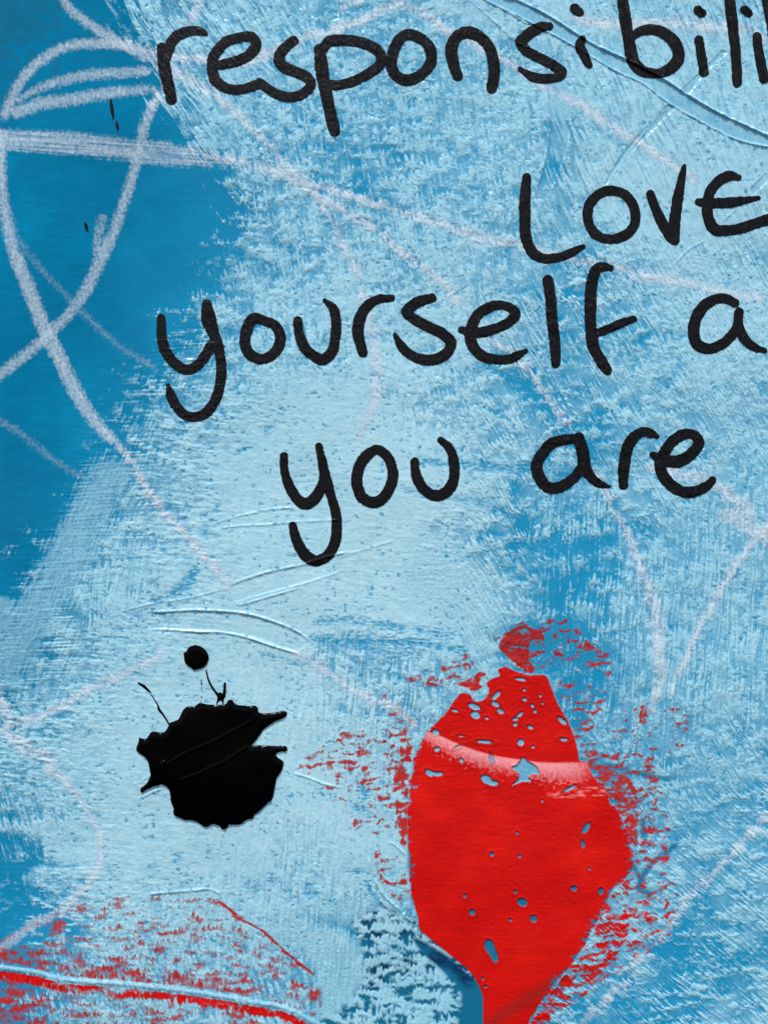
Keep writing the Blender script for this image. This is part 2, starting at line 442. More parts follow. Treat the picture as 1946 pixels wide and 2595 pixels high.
for a in ((478, 1180, 28, 21, 20), (637, 998, 27, 10, 15), (800, 965, 50, 22, 20), (812, 1035, 36, 28, 30), (985, 872, 18, 44, 42), (978, 942, 36, 17, 25),
          (1022, 1005, 30, 17, 35), (1185, 1032, 26, 14, -35), (1146, 1072, 22, 12, -10), (1146, 1116, 17, 13, 0), (1224, 905, 18, 13, 30),
          (1290, 958, 13, 13, 0), (1312, 1006, 12, 14, 0), (1272, 1140, 24, 14, 15), (1192, 1268, 26, 28, 30), (890, 1262, 54, 13, 5), (1195, 735, 38, 12, 8),
          (490, 1320, 22, 14, 0), (690, 1416, 12, 14, 0), (1540, 1085, 44, 17, 38), (1555, 1242, 30, 12, 8), (1220, 825, 12, 9, 0), (1355, 875, 9, 8, 0),
          (905, 1062, 14, 9, 0), (948, 1405, 14, 40, -10), (665, 1300, 22, 6, -25), (690, 1212, 18, 5, 0), (1297, 1305, 10, 9, 0), (1375, 938, 7, 7, 0)):
    hole((960, 1500), 500 / 1659.0, *a)
star = poly(T("U 1115,1480 1160,1460 1215,1395 1250,1430 1300,1455 1335,1490 1345,1540 1290,1530 1250,1560 1280,1590 1190,1600 1115,1630 1170,1580 1180,1530"), 20, curved=False)
holes = np.maximum(holes, star)
hk = holes + 1.2 * fine
heart = np.minimum(fh2 * 0.6, -hk * 1.0)

# flecks of red between dabs of blue
_wx = 9 * fbm(X / 34, Y / 30, 93); _wy = 7 * fbm(X / 30, Y / 34, 94)
u, v = rot(X + _wx, Y + _wy, -9)
ft = 0.85 * perlin(u / 38 + 0.3 * stk, v / 12, 91) + 0.45 * perlin(u / 16, v / 7, 92) + 0.35 * stk + 0.15 * fine
heart = np.minimum(heart, 9 * (1 - side) + 1.5 * ft + 0.30 + fh / 15.0)
flk = np.full((NY, NX), -3.0)
def flecks(spec, amt, w=14):
    global flk
    f = poly(T(spec), 30)
    k = sstep(-w, w, f)
    flk = np.maximum(flk, -3 + k * (3 + amt))
flecks("I 0,890 90,800 180,760 270,760 400,690 470,740 620,890 720,960 720,1120 560,1100 420,1060 330,1090 250,1070 170,1060 60,960", -0.05)
flecks("I 30,905 120,810 200,790 300,830 320,880 240,900 230,980 262,1060 210,1082 140,1030 60,955", 1.15, 6)
flecks("I 340,1110 480,1120 640,1100 700,1150 680,1300 640,1400 660,1560 760,1590 500,1590 470,1400 400,1230", -0.05)
flecks("I 700,1250 850,1230 980,1250 1190,1300 1200,1460 1080,1600 850,1640 700,1650 690,1400", -0.30)
flecks("V 1120,60 1350,0 1520,30 1620,250 1580,330 1659,420 1659,700 1720,860 1690,1000 1659,1120 1560,1210 1400,1300 1250,1400 1090,1530 960,1640 820,1700 790,1650 900,1500 1100,1260 1230,1020 1300,840 1420,710 1380,420 1240,300", 0.0, 10)
flecks("V 1250,900 1330,950 1420,1000 1400,1150 1300,1300 1120,1450 960,1600 800,1720 780,1680 900,1480 1090,1230 1190,1060", 0.45, 10)
flecks("V 1130,70 1400,150 1470,320 1460,620 1380,640 1360,420 1240,300 1150,220", 0.75, 10)
flecks("K 1060,-40 1060,60 1050,300 1045,480 1010,640 960,520 940,380 930,220 960,120 1000,20", 0.75, 12)
flecks("H 330,1650 430,1540 560,1450 700,1400 860,1420 900,1300 1010,1280 1100,1390 1090,1659 K 1040,100 1035,500 1010,650 960,540 880,380 760,250 640,240 510,200 340,150", 0.0)
flecks("K 510,220 640,180 760,200 880,330 950,520 800,560 640,500 600,380 510,280", -0.28)
flecks("H 960,1120 1100,1060 1250,1000 1370,950 1440,1000 1400,1080 1430,1160 1290,1190 1180,1180", 0.05)
flecks("H 860,1190 960,1200 1010,1300 880,1270", -0.2)
flecks("K 800,640 880,590 970,600 1040,700 1050,900 1060,940 900,900 840,800", -0.12)
flecks("U 830,670 870,660 905,700 850,760 880,800 800,838 720,800 640,780 740,730 790,700", 0.9, 5)
redfl = flk + 1.3 * (ft - 0.12)

# red coat of the lower-left shape, mostly brushed over with blue
LOW = ("J -80,1180 0,1160 120,1092 250,1035 400,975 560,915 750,890 900,880 1100,870 1280,895 1345,930 1450,1010 1600,1100 "
       "K 0,1005 150,1082 300,1220 400,1300 470,1360 505,1450 512,1560 500,1700 400,1850 J -80,1850")
fl = poly(T(LOW), 40)
edge_line = np.exp(-((fl - 3.5) / 4.0) ** 2) * sstep(180, 560, X + 0) * sstep(2270, 2300, Y) * sstep(2485, 2455, Y) + 0.8 * np.exp(-((fl - 1) / 2.6) ** 2) * sstep(260, 120, X)
low_amt = -0.20 + 0.30 * fbm(X / 120, Y / 40, 95) + 0.35 * sstep(300, 0, X) * sstep(2430, 2480, Y)
below = fb.copy(); below[fb < NEG / 2] = -60
ybead = np.interp(X.ravel(), smooth(T(BEAD))[:, 0], smooth(T(BEAD))[:, 1]).reshape(X.shape)
dy = Y - ybead
low_amt = low_amt + 0.55 * sstep(-70, -15, dy) * sstep(-5, -14, dy) * sstep(700, 560, X + 60 * perlin(X / 100, Y / 100, 3))
low_amt = low_amt + 1.05 * sstep(9, 13, dy) * sstep(38, 24, dy + 9 * stk) * sstep(-0.2, 0.35, 0.25 + 0.5 * perlin(X / 120, Y / 60, 97) + 0.35 * sstep(300, 60, X) + 0.3 * sstep(300, 420, X))
vs = 0.75 * perlin(X / 5.5 + 0.10 * Y / 5.5, Y / 42, 101) + 0.5 * perlin(X / 9.5, Y / 30, 102)
lt = 0.95 * perlin(X / 50, (Y + 9 * vs) / 12, 103) + 0.45 * perlin(X / 15, (Y + 11 * vs) / 8.0, 104) + 0.45 * vs
redlow = np.minimum(fl * 0.25 + 0.3 * rag, low_amt + 0.85 * lt + 1.6 * edge_line)
redlow = np.minimum(redlow, 2.0 * (np.abs(dy) - 8.5) + 3.0 * (Y < ybead - 30) + 0.2)
spots = np.full((NY, NX), -9.0)
for (tx, ty, r) in (("K", "450,640", 3.2), ("K", "320,815", 2.2), ("K", "330,945", 2.6), ("K", "45,690", 2.4), ("K", "265,815", 1.8), ("K", "740,878", 2.0), ("K", "700,552", 2.2)):
    p = T(tx + " " + ty)[0]
    spots = np.maximum(spots, (ell(p[0], p[1], r, r * 1.6) + 0.5) * 1.0)
# pits and flaws scattered in the red coat
pits = sstep(0.86, 1.15, perlin(X / 9.0, Y / 9.0, 111) * 1.25) * sstep(-0.2, 0.5, perlin(X / 120, Y / 120, 112) + 0.2)

heartmask = sstep(-3, 5, fh2)
# ------------------------------------------------------------------ heights (in photo pixels, towards the viewer)
Hh = 5.0 * perlin(X / 420, Y / 420, 120) + 1.2 * perlin(X / 120, Y / 120, 121)
flat = (1 - 0.85 * heartmask) * (1 - 0.45 * sstep(0.85, 1.0, Lc))
bandflat = 1 - 0.75 * sstep(0.3, 0.6, bandc)
rl = relief * sstep(0.05, 0.5, Lc) * bandflat * flat
Hh = Hh + flat * (1.7 * cover + 0.8 * sstep(0.2, 1.2, tex) * sstep(.1, .5, Lc) * bandflat + 0.24 * fine * (0.12 + 0.88 * sstep(0.1, 0.4, Lc))) + 0.95 * rl * lf
Hh = Hh + 0.10 * perlin(X / 70, Y / 5.0, 122) * (1 - sstep(0.05, 0.4, Lc))
thick = sstep(1350, 1600, X) * sstep(800, 500, Y)                      # thick plastic paint at the top right
Hh = Hh + thick * bandflat * (0.55 * perlin((X - Y * 0.33) / 8, Y / 28, 124) + 0.9 * stk)
Hh = Hh + ridge - dent + 2.7 * beadk + 1.0 * sstep(0.86, 1.05, 1.25 * perlin(X / 7.5, Y / 7.0, 19)) * sstep(0.2, 0.6, cover) * flat
Hh = Hh - 2.2 * sstep(-3.5, 2.5, hk) * sstep(-2, 6, fh) + 0.9 * np.exp(-((hk + 3.5) / 2.2) ** 2) * sstep(-2, 6, fh)
Hh = Hh + heartmask * (0.9 - 1.1 * pits + 0.16 * perlin(X / 40, Y / 6, 125) + 0.10 * fine)
low_in = sstep(-2, 4, fl)
Hh = Hh + low_in * 0.55 * vs
Hh *= 1.0
Hh = np.where(INW, Hh, 0.0) * sstep(560, 60, OUTD)

# ------------------------------------------------------------------ mesh helpers
IDX = np.arange(NX * NY).reshape(NY, NX)
def grid_tris(sj=slice(None), si=slice(None)):
    I = IDX[sj, si]
    a, b, c, d = I[:-1, :-1].ravel(), I[:-1, 1:].ravel(), I[1:, 1:].ravel(), I[1:, :-1].ravel()
    return np.vstack([np.column_stack([a, d, c]), np.column_stack([a, c, b])])
def world_co(x, y, h):
    return np.column_stack([(x - CX) * S, -h * S, (CY - y) * S])
def make_mesh(name, co, tris, attrs, smooth_shade=True):
    me = bpy.data.meshes.new(name)
    me.vertices.add(len(co)); me.vertices.foreach_set("co", np.asarray(co, np.float32).ravel())
    n = len(tris)
    me.loops.add(n * 3); me.loops.foreach_set("vertex_index", np.asarray(tris, np.int32).ravel())
    me.polygons.add(n); me.polygons.foreach_set("loop_start", np.arange(0, n * 3, 3, dtype=np.int32))
    if smooth_shade: me.polygons.foreach_set("use_smooth", np.ones(n, bool))
    me.update(calc_edges=True)
    for k, arr in attrs.items():
        a = me.attributes.new(k, 'FLOAT_VECTOR', 'POINT')
        a.data.foreach_set("vector", np.asarray(arr, np.float32).ravel())
    return me
def clip_patch(F, cols, h, lim=None):
    """the part of the sheet where F > 0, cut exactly along F = 0. cols: list of per-vertex arrays; h: height array"""
    jj, ii = np.where(F > 0)
    if len(jj) == 0: return None
    sj = slice(max(0, jj.min() - 1), min(NY, jj.max() + 2)); si = slice(max(0, ii.min() - 1), min(NX, ii.max() + 2))
    tr = grid_tris(sj, si)
    f = F.ravel(); ft_ = f[tr]; ins = ft_ > 0; k = ins.sum(1)
    tr = tr[k > 0]; ins = ins[k > 0]; k = k[k > 0]
    full = tr[k == 3]
    N = NX * NY
    def roll(t, first):
        r = np.arange(len(t)); return np.column_stack([t[r, first], t[r, (first + 1) % 3], t[r, (first + 2) % 3]])
    t1 = roll(tr[k == 1], ins[k == 1].argmax(1)); t2 = roll(tr[k == 2], (~ins[k == 2]).argmax(1))
    ed = np.vstack([t1[:, [0, 1]], t1[:, [0, 2]], t2[:, [0, 1]], t2[:, [0, 2]]]) if len(t1) + len(t2) else np.zeros((0, 2), int)
    lo, hi = ed.min(1), ed.max(1)
    key, inv = np.unique(lo.astype(np.int64) * N + hi, return_inverse=True)
    a, b = key // N, key % N
    t = f[a] / (f[a] - f[b]); t = np.clip(t, 0.02, 0.98)
    e = N + inv
    n1, n2 = len(t1), len(t2)
    e01a, e02a, e01b, e02b = e[:n1], e[n1:2 * n1], e[2 * n1:2 * n1 + n2], e[2 * n1 + n2:]
    tris = np.vstack([full, np.column_stack([t1[:, 0], e01a, e02a]), np.column_stack([e01b, t2[:, 1], t2[:, 2]]), np.column_stack([e01b, t2[:, 2], e02b])])
    used, inv2 = np.unique(tris, return_inverse=True); tris = inv2.reshape(-1, 3)
    g = used[used < N]; ee = used[used >= N] - N
    def val(arr):
        r = arr.ravel(); return np.concatenate([r[g], r[a[ee]] * (1 - t[ee]) + r[b[ee]] * t[ee]])
    return world_co(val(X), val(Y), val(h)), tris, [val(c) for c in cols]
def link(name, me, mat, parent=None):
    o = bpy.data.objects.new(name, me)
    scene.collection.objects.link(o)
    me.materials.append(mat)
    if parent is not None: o.parent = parent
    return o
def tag(o, label, cat=None, group=None):
    o['label'] = label
    if cat: o['category'] = cat
    if group: o['group'] = group
def patch(name, F, h, mat, parent=None, c1=None, c2=None):
    z = np.zeros((NY, NX))
    cols = list(c1 or (z, z, z)) + list(c2 or (z, z, z))
    r = clip_patch(F, cols, h)
    if r is None: return None
    co, tris, v = r
    if parent is not None: co = co - np.array(parent.location)
    me = make_mesh(name, co, tris, {"paint": np.column_stack(v[:3]), "paint_more": np.column_stack(v[3:])})
    return link(name, me, mat, parent)
def empty_at(name, px, py):
    o = bpy.data.objects.new(name, None)
    o.empty_display_size = 0.005
    scene.collection.objects.link(o)
    o.location = ((px - CX) * S, 0, (CY - py) * S)
    return o

# ------------------------------------------------------------------ materials
def lin(hexs):
    v = [int(hexs[i:i + 2], 16) / 255 for i in (0, 2, 4)]
    return tuple((c / 12.92 if c <= 0.04045 else ((c + 0.055) / 1.055) ** 2.4) for c in v)
def alb(hexs, k=None):
    k = K_ALB if k is None else k
    g = (1.04, 1.0, 0.94)
    return tuple(min(0.9, c * k * q) for c, q in zip(lin(hexs), g)) + (1.0,)
class NT:
    def __init__(self, name):
        self.m = bpy.data.materials.new(name); self.m.use_nodes = True
        self.t = self.m.node_tree; self.b = self.t.nodes["Principled BSDF"]; self.out = self.t.nodes["Material Output"]
        self.tc = self.t.nodes.new("ShaderNodeNewGeometry")
    def l(self, a, b): self.t.links.new(a, b)
    def attr(self, name):
        a = self.t.nodes.new("ShaderNodeAttribute"); a.attribute_name = name
        s = self.t.nodes.new("ShaderNodeSeparateXYZ"); self.l(a.outputs["Vector"], s.inputs[0]); return s.outputs
    def noise(self, px, detail=2.0, stretch=(1, 1, 1), rough=0.55, rotz=0.0):
        """noise whose features are about px photo pixels wide, laid in real space"""
        mp = self.t.nodes.new("ShaderNodeMapping"); mp.inputs["Scale"].default_value = stretch
        mp.inputs["Rotation"].default_value = (0, rotz, 0)
        n = self.t.nodes.new("ShaderNodeTexNoise"); n.inputs["Scale"].default_value = 0.6 / (px * S)
        n.inputs["Detail"].default_value = detail; n.inputs["Roughness"].default_value = rough
        self.l(self.tc.outputs["Position"], mp.inputs[0]); self.l(mp.outputs[0], n.inputs["Vector"]); return n.outputs[0]
    def math(self, op, a, b=None, c=None, clamp=False):
        n = self.t.nodes.new("ShaderNodeMath"); n.operation = op; n.use_clamp = clamp
        for i, q in enumerate((a, b, c)):
            if q is None: continue
            if isinstance(q, (int, float)): n.inputs[i].default_value = q
            else: self.l(q, n.inputs[i])
        return n.outputs[0]
    def mix(self, f, a, b, mode='MIX'):
        n = self.t.nodes.new("ShaderNodeMix"); n.data_type = 'RGBA'; n.blend_type = mode
        for q, s in ((f, 0), (a, 6), (b, 7)):
            if isinstance(q, (int, float)): n.inputs[s].default_value = q
            elif isinstance(q, tuple): n.inputs[s].default_value = q
            else: self.l(q, n.inputs[s])
        return n.outputs[2]
    def bump(self, h, strength, dist_px):
        n = self.t.nodes.new("ShaderNodeBump"); n.inputs["Strength"].default_value = strength
        n.inputs["Distance"].default_value = dist_px * S
        self.l(h, n.inputs["Height"]); self.l(n.outputs[0], self.b.inputs["Normal"])

def wall_material():
    w = NT("wall_paint")
    c, p, tn = w.attr("paint"); te, nv, sm_ = w.attr("paint_more")
    n1 = w.noise(5.0, 3.0); n2 = w.noise(3.2, 1.0, (1, 1, 0.25)); n3 = w.noise(60, 3.0); n5 = w.noise(170, 3.0); n4 = w.noise(7, 2.0, (0.25, 1, 1))
    cc = w.math('ADD', c, w.math('MULTIPLY', w.math('SUBTRACT', n1, 0.5), 0.42))
    cc = w.math('ADD', cc, w.math('MULTIPLY', w.math('SUBTRACT', n2, 0.5), 0.30))
    # no stray light paint where there is none
    cc = w.math('MULTIPLY', cc, w.math('MULTIPLY', c, 5.0, clamp=True))
    cc = w.math('MULTIPLY_ADD', w.math('SUBTRACT', cc, 0.5), 1.06, 0.51, clamp=True)
    deep = w.mix(w.math('MULTIPLY_ADD', w.math('SUBTRACT', n5, 0.5), 3.0, 0.55, clamp=True), alb('006C96'), alb('0084B2'))
    deep = w.mix(w.math('MULTIPLY_ADD', w.math('SUBTRACT', n4, 0.5), 1.2, 0.3, clamp=True), deep, alb('006792'))
    base = w.mix(tn, deep, alb('1F8CBA'))
    base = w.mix(te, base, alb('15688C'))
    base = w.mix(nv, base, alb('0F3257'))
    pale = w.math('ADD', p, w.math('MULTIPLY', w.math('SUBTRACT', n3, 0.5), 0.5), clamp=True)
    light = w.mix(pale, alb('76C0DF'), alb('B0D9E7'))
    light = w.mix(w.math('MULTIPLY_ADD', w.math('SUBTRACT', n2, 0.5), 1.3, 0.28, clamp=True), light, alb('96CAE1'))
    light = w.mix(w.math('MULTIPLY', sm_, 0.8), light, alb('C3C9D8'))
    col = w.mix(cc, base, light)
    w.l(col, w.b.inputs["Base Color"])
    w.b.inputs["Roughness"].default_value = 0.32
    w.l(w.math("MULTIPLY_ADD", cc, 0.50, 0.04), w.b.inputs["Specular IOR Level"])
    w.bump(w.math('ADD', w.math('MULTIPLY', cc, 0.6), w.math('MULTIPLY', n1, 0.5)), 0.45, 1.0)
    return w.m
def red_material():
    w = NT("red_paint")
    pk, br, dk = w.attr("paint")
    n1 = w.noise(6, 3.0); n2 = w.noise(90, 2.0); n3 = w.noise(5, 1.0, (0.2, 1, 1))
    n6 = w.noise(22, 4.0, (0.35, 1, 1))
    col = w.mix(w.math('MULTIPLY_ADD', w.math('SUBTRACT', n2, 0.5), 2.4, 0.5, clamp=True), alb('C40E10'), alb('DC1B12'))
    col = w.mix(w.math('MULTIPLY_ADD', w.math('SUBTRACT', n6, 0.5), 1.8, 0.25, clamp=True), col, alb('B20F12'))
    col = w.mix(w.math('MULTIPLY', dk, 0.9), col, alb('A8403F'))
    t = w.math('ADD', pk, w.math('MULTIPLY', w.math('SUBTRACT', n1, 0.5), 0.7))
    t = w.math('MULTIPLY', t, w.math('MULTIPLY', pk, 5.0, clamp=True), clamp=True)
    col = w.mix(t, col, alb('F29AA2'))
    col = w.mix(w.math('MULTIPLY', br, w.math('MULTIPLY_ADD', n1, 0.9, 0.3, clamp=True)), col, alb('5E2A26'))
    w.l(col, w.b.inputs["Base Color"])
    sa = w.attr("paint_more")[0]
    sa = w.math('ADD', sa, w.math('MULTIPLY', w.math('SUBTRACT', n1, 0.5), 0.8))
    w.l(w.math('MAXIMUM', w.math('MULTIPLY', sa, 1.0, clamp=True), 0.0), w.b.inputs["Alpha"])
    w.b.inputs["Roughness"].default_value = 0.3
    w.b.inputs["Specular IOR Level"].default_value = 0.10
    w.bump(w.math('ADD', w.math('MULTIPLY', n1, 0.3), w.math('MULTIPLY', n3, 0.15)), 0.35, 1.0)
    return w.m
def chalk_material():
    w = NT("white_line_paint")
    a, pk, bl = w.attr("paint")
    n1 = w.noise(4.0, 2.0); n2 = w.noise(4.0, 1.0, (1, 1, 0.35)); n3 = w.noise(40, 2.0)
    t = w.math('ADD', a, w.math('MULTIPLY', w.math('SUBTRACT', n1, 0.5), 0.9))
    t = w.math('ADD', t, w.math('MULTIPLY', w.math('SUBTRACT', n2, 0.5), 0.5))
    t = w.math('MULTIPLY', t, w.math('MULTIPLY', a, 3.0, clamp=True), clamp=True)
    t = w.math('MULTIPLY', t, 0.74)
    col = w.mix(w.math('MULTIPLY_ADD', w.math('SUBTRACT', n3, 0.5), 1.4, 0.5, clamp=True), alb('C9E6FC'), alb('D8ECFB'))
    col = w.mix(pk, col, alb('EBE6EA'))
    col = w.mix(bl, col, alb('6FAFD6'))
    w.l(col, w.b.inputs["Base Color"])
    w.l(t, w.b.inputs["Alpha"])
    w.b.inputs["Roughness"].default_value = 0.6
    w.b.inputs["Specular IOR Level"].default_value = 0.25
    w.bump(n1, 0.4, 1.0)
    return w.m
def marker_material():
    w = NT("black_marker_ink")
    n1 = w.noise(7, 3.0); n2 = w.noise(2.4, 1.0); n3 = w.noise(3.0, 2.0, (1, 1, 0.3), rotz=0.4)
    sp = w.math('MULTIPLY', w.math('SUBTRACT', n3, 0.60, clamp=True), 3.2, clamp=True)
    col = w.mix(sp, (0.0022, 0.0018, 0.003, 1), (0.030, 0.028, 0.029, 1))
    w.l(col, w.b.inputs["Base Color"])
    w.l(w.math('MULTIPLY_ADD', n1, 0.22, 0.34), w.b.inputs["Roughness"])
    w.b.inputs["Specular IOR Level"].default_value = 0.17
    w.bump(w.math('ADD', w.math('MULTIPLY', n1, 0.5), w.math('MULTIPLY', n2, 0.4)), 0.25, 1.0)
    return w.m
def ink_material():
    w = NT("glossy_black_ink")
    n1 = w.noise(30, 2.0)
    w.b.inputs["Base Color"].default_value = (0.0004, 0.0005, 0.0009, 1)
    w.b.inputs["Roughness"].default_value = 0.09
    w.b.inputs["Specular IOR Level"].default_value = 0.06
    w.bump(n1, 0.03, 1.0)
    return w.m
M_WALL, M_RED, M_CHALK, M_MARK, M_INK = wall_material(), red_material(), chalk_material(), marker_material(), ink_material()

# ------------------------------------------------------------------ the white lines
LINES = [
 # spec, radii, strength, pink, blue, label
 ("A 340,-40 380,0 430,60 510,125 590,180 680,235 790,290 930,370 1100,455 1220,525 1330,610 1450,710 1560,820 1659,915 B 290,990 420,1110 520,1250 600,1380 650,1500 740,1630 E 700,170 770,260", [12]*5+[14]*5+[10]*8+[11]*2+[9]*0, 0.62, 0.15, 0,
  "long chalky white line falling from the top left edge under the letter r"),
 ("A -40,835 0,838 300,855 600,880 850,910 1000,925 1200,950 1420,985", [22, 26, 30, 30, 31, 32, 26, 10], 0.70, 0.0, 0.12,
  "broad brushed white stripe running straight in from the left edge"),
 ("A 1150,935 1300,950 1400,965 1560,1000 1659,1035 B 300,1070 420,1120 600,1150 800,1210 1050,1290 1200,1340 1450,1420 1659,1470 F 600,160 700,180 900,230 1100,270 1300,310 1500,350 1700,390", 11, 0.60, 0.45, 0,
  "faint pinkish white line from the broad stripe to the right edge below 'LOVE'"),
 ("A 20,760 30,700 50,640 100,530 170,430 270,345 380,285 520,262 650,265 760,275 900,310 1080,350 1240,358 1450,375 1600,340 B 0,380 120,350 250,300 400,230 560,190 750,120 900,50 1000,10 1060,-30", [13]*10+[12]*6+[13]*8, 0.66, 0.2, 0,
  "arched chalky white line over the dark blue, passing behind the letters r and e"),
 ("B 950,0 1050,50 1150,90 1250,180 1400,240 1500,300 1659,390 C 150,400 350,540 550,640 720,760 900,870 1100,1000 1260,1110", [11]*14, 0.55, 0.55, 0,
  "pinkish white line slanting down right behind the letters n and s"),
 ("A 90,620 150,575 280,512 450,465 600,445 800,432 940,420 1060,425", [6, 8, 12, 14, 14, 13, 11, 8], 0.58, 0.0, 0.05,
  "upper of the two short chalky bars inside the arched line at upper left"),
 ("A 60,690 120,665 250,622 450,595 650,562 860,540 980,545", [12, 16, 17, 16, 15, 12, 8], 0.60, 0.0, 0.05,
  "lower of the two short chalky bars inside the arched line at upper left"),
 ("A 12,740 10,900 12,1100 40,1300 80,1480 140,1640 D 100,120 160,270 220,430 290,600 360,730 430,880 510,1020 590,1130 690,1230 760,1310 820,1400", [13, 13, 14, 14, 15, 17, 18, 18, 18, 19, 18, 18, 17, 15, 13, 10, 6], 0.68, 0.0, 0.0,
  "thick chalky white line curving down the left edge over the dark blue"),
 ("D 680,1220 780,1330 860,1470 950,1600 G 1000,130 1100,230 1180,320 1300,460 1400,580", 10, 0.55, 0.7, 0,
  "pinkish broken line on the pale blue, ending at the ridges above the ink"),
 ("H 330,930 380,970 500,1040 650,1150 800,1230 950,1290 1100,1420", [8, 9, 10, 10, 11, 11, 8], 0.5, 0.3, 0,
  "faint whitish line between the ridges and the tip of the red shape"),
 ("A 1050,440 1000,500 960,560 930,620 890,700 860,780 850,870 815,1000 775,1130 735,1250 690,1380 640,1500 575,1630 D 640,40 590,170 530,300 460,410 380,500 290,590 200,670 100,750 0,830 -60,870", [12]*4+[13]*6+[14]*3+[15]*3+[14]*5, 0.60, 0.0, 0.0,
  "hooked chalky white line on the dark blue, crossing the thick one near the left edge"),
 ("A 625,1285 605,1360 590,1450 570,1540", [11, 13, 13, 9], 0.42, 0.0, 0.05,
  "short chalky dash starting beside the hooked line on the dark blue"),
 ("A 60,1250 110,1420 180,1540 D 100,0 230,170 370,320 480,440 620,570 750,680 900,770 980,830", [7, 8, 9, 9, 9, 9, 10, 9, 9, 9, 7], 0.42, 0.0, 0.75,
  "thin see-through pale blue line over the dark blue, ending at the first letter y"),
 ("D -60,1060 0,1100 130,1185 260,1290 400,1390 520,1460", [10, 10, 10, 10, 9, 7], 0.42, 0.0, 0.7,
  "thin see-through pale blue line low on the dark blue at the left edge"),
 ("E 745,290 760,380 820,560 830,700 845,850 830,970 780,1100 720,1230", [12, 13, 13, 15, 17, 16, 14, 9], 0.42, 0.5, 0,
  "soft pinkish white streak dropping through the middle between the words yourself and you"),
 ("B 420,1120 560,1215 700,1300 850,1380 950,1480 1080,1580 1180,1650 E 1250,290 1350,420", 10, 0.52, 0.6, 0,
  "pinkish line running down right from the crossing above the word yourself"),
 ("E 1450,570 1560,640 1659,690 F 120,700 250,840 330,960 400,1060 500,1150", [7, 8, 9, 9, 10, 9, 9, 6], 0.55, 0.3, 0,
  "short whitish line passing under the tail of the e in yourself"),
 ("F 560,1380 620,1430 690,1540 720,1640 I 760,130 840,300 900,480 960,650 1000,850 1010,1050 985,1200 960,1350", [6, 8, 8, 9, 10, 11, 14, 17, 18, 17, 13, 8], 0.56, 0.15, 0,
  "ragged white line falling from the word are down to the red shape"),
 ("I 1700,150 1659,190 1560,300 1450,450 1350,620 1250,790 1180,960 1110,1100 1060,1220", [9, 9, 8.5, 8.5, 8.5, 8, 8, 7, 4], 0.85, 0.0, 0,
  "crisp thin white line slanting down left on the light blue near the right edge"),
 ("F 900,1380 1100,1420 1300,1470 1450,1560 1550,1640 I 1400,130 1500,180 1600,240 1700,320", [10, 14, 16, 16, 16, 16, 18, 18, 14], 0.50, 0.2, 0,
  "broken white line from the word are to the right edge, meeting the crisp thin one"),
 ("L 1720,360 1659,410 1550,510 1420,660 1280,800 1180,900 1080,1060 980,1180 850,1290 720,1380", [12, 12, 12, 12, 12, 11, 9, 7, 6, 4], 0.58, 0.0, 0,
  "broken white line along the lower right side of the red shape"),
 ("L 880,1340 720,1480 620,1570 540,1680", [8, 13, 15, 15], 0.52, 0.0, 0,
  "short broken white streak at the bottom edge right of the red shape"),
 ("G -40,1150 0,1190 40,1320 70,1440 180,1540 300,1600 J 300,130 400,210 480,300 540,400 600,500 608,620 590,720 520,830 440,920 330,1000 200,1060 100,1140 0,1200 -50,1230", [12, 13, 14, 17, 20, 18, 14, 11, 10, 9, 9, 10, 11, 12, 13, 13, 13, 12, 11, 10], 0.52, 0.5, 0,
  "pinkish white arc bulging right at lower left beside the ink splash"),
 ("G 1010,945 850,1030 700,1110 550,1170 430,1240 300,1320 150,1370 0,1420 -40,1430", [8, 11, 12, 11, 11, 11, 12, 12, 12], 0.46, 0.65, 0,
  "faint pinkish line slanting from the left edge up towards the round ink drop"),
 ("C 470,105 560,125 650,140 800,150 900,150 1050,140 1150,140 1300,160 1450,170 1560,190 1720,280", [8, 11, 12, 13, 14, 15, 15, 13, 12, 12, 12], 0.60, 0.7, 0,
  "foamy pinkish white streak behind the letters b, i and l at top right"),
 ("A 1200,-20 1185,50 1150,110 1120,150", [11, 12, 11, 8], 0.40, 0.3, 0,
  "small pale smear above the e at the top edge"),
 ("B 600,90 640,40 700,10 760,20", [8, 9, 9, 7], 0.45, 0.4, 0,
  "small curled pale smear above the s and p at the top edge"),
]
hang = (0.5 * grain + 0.5 * fine)
NL = 0
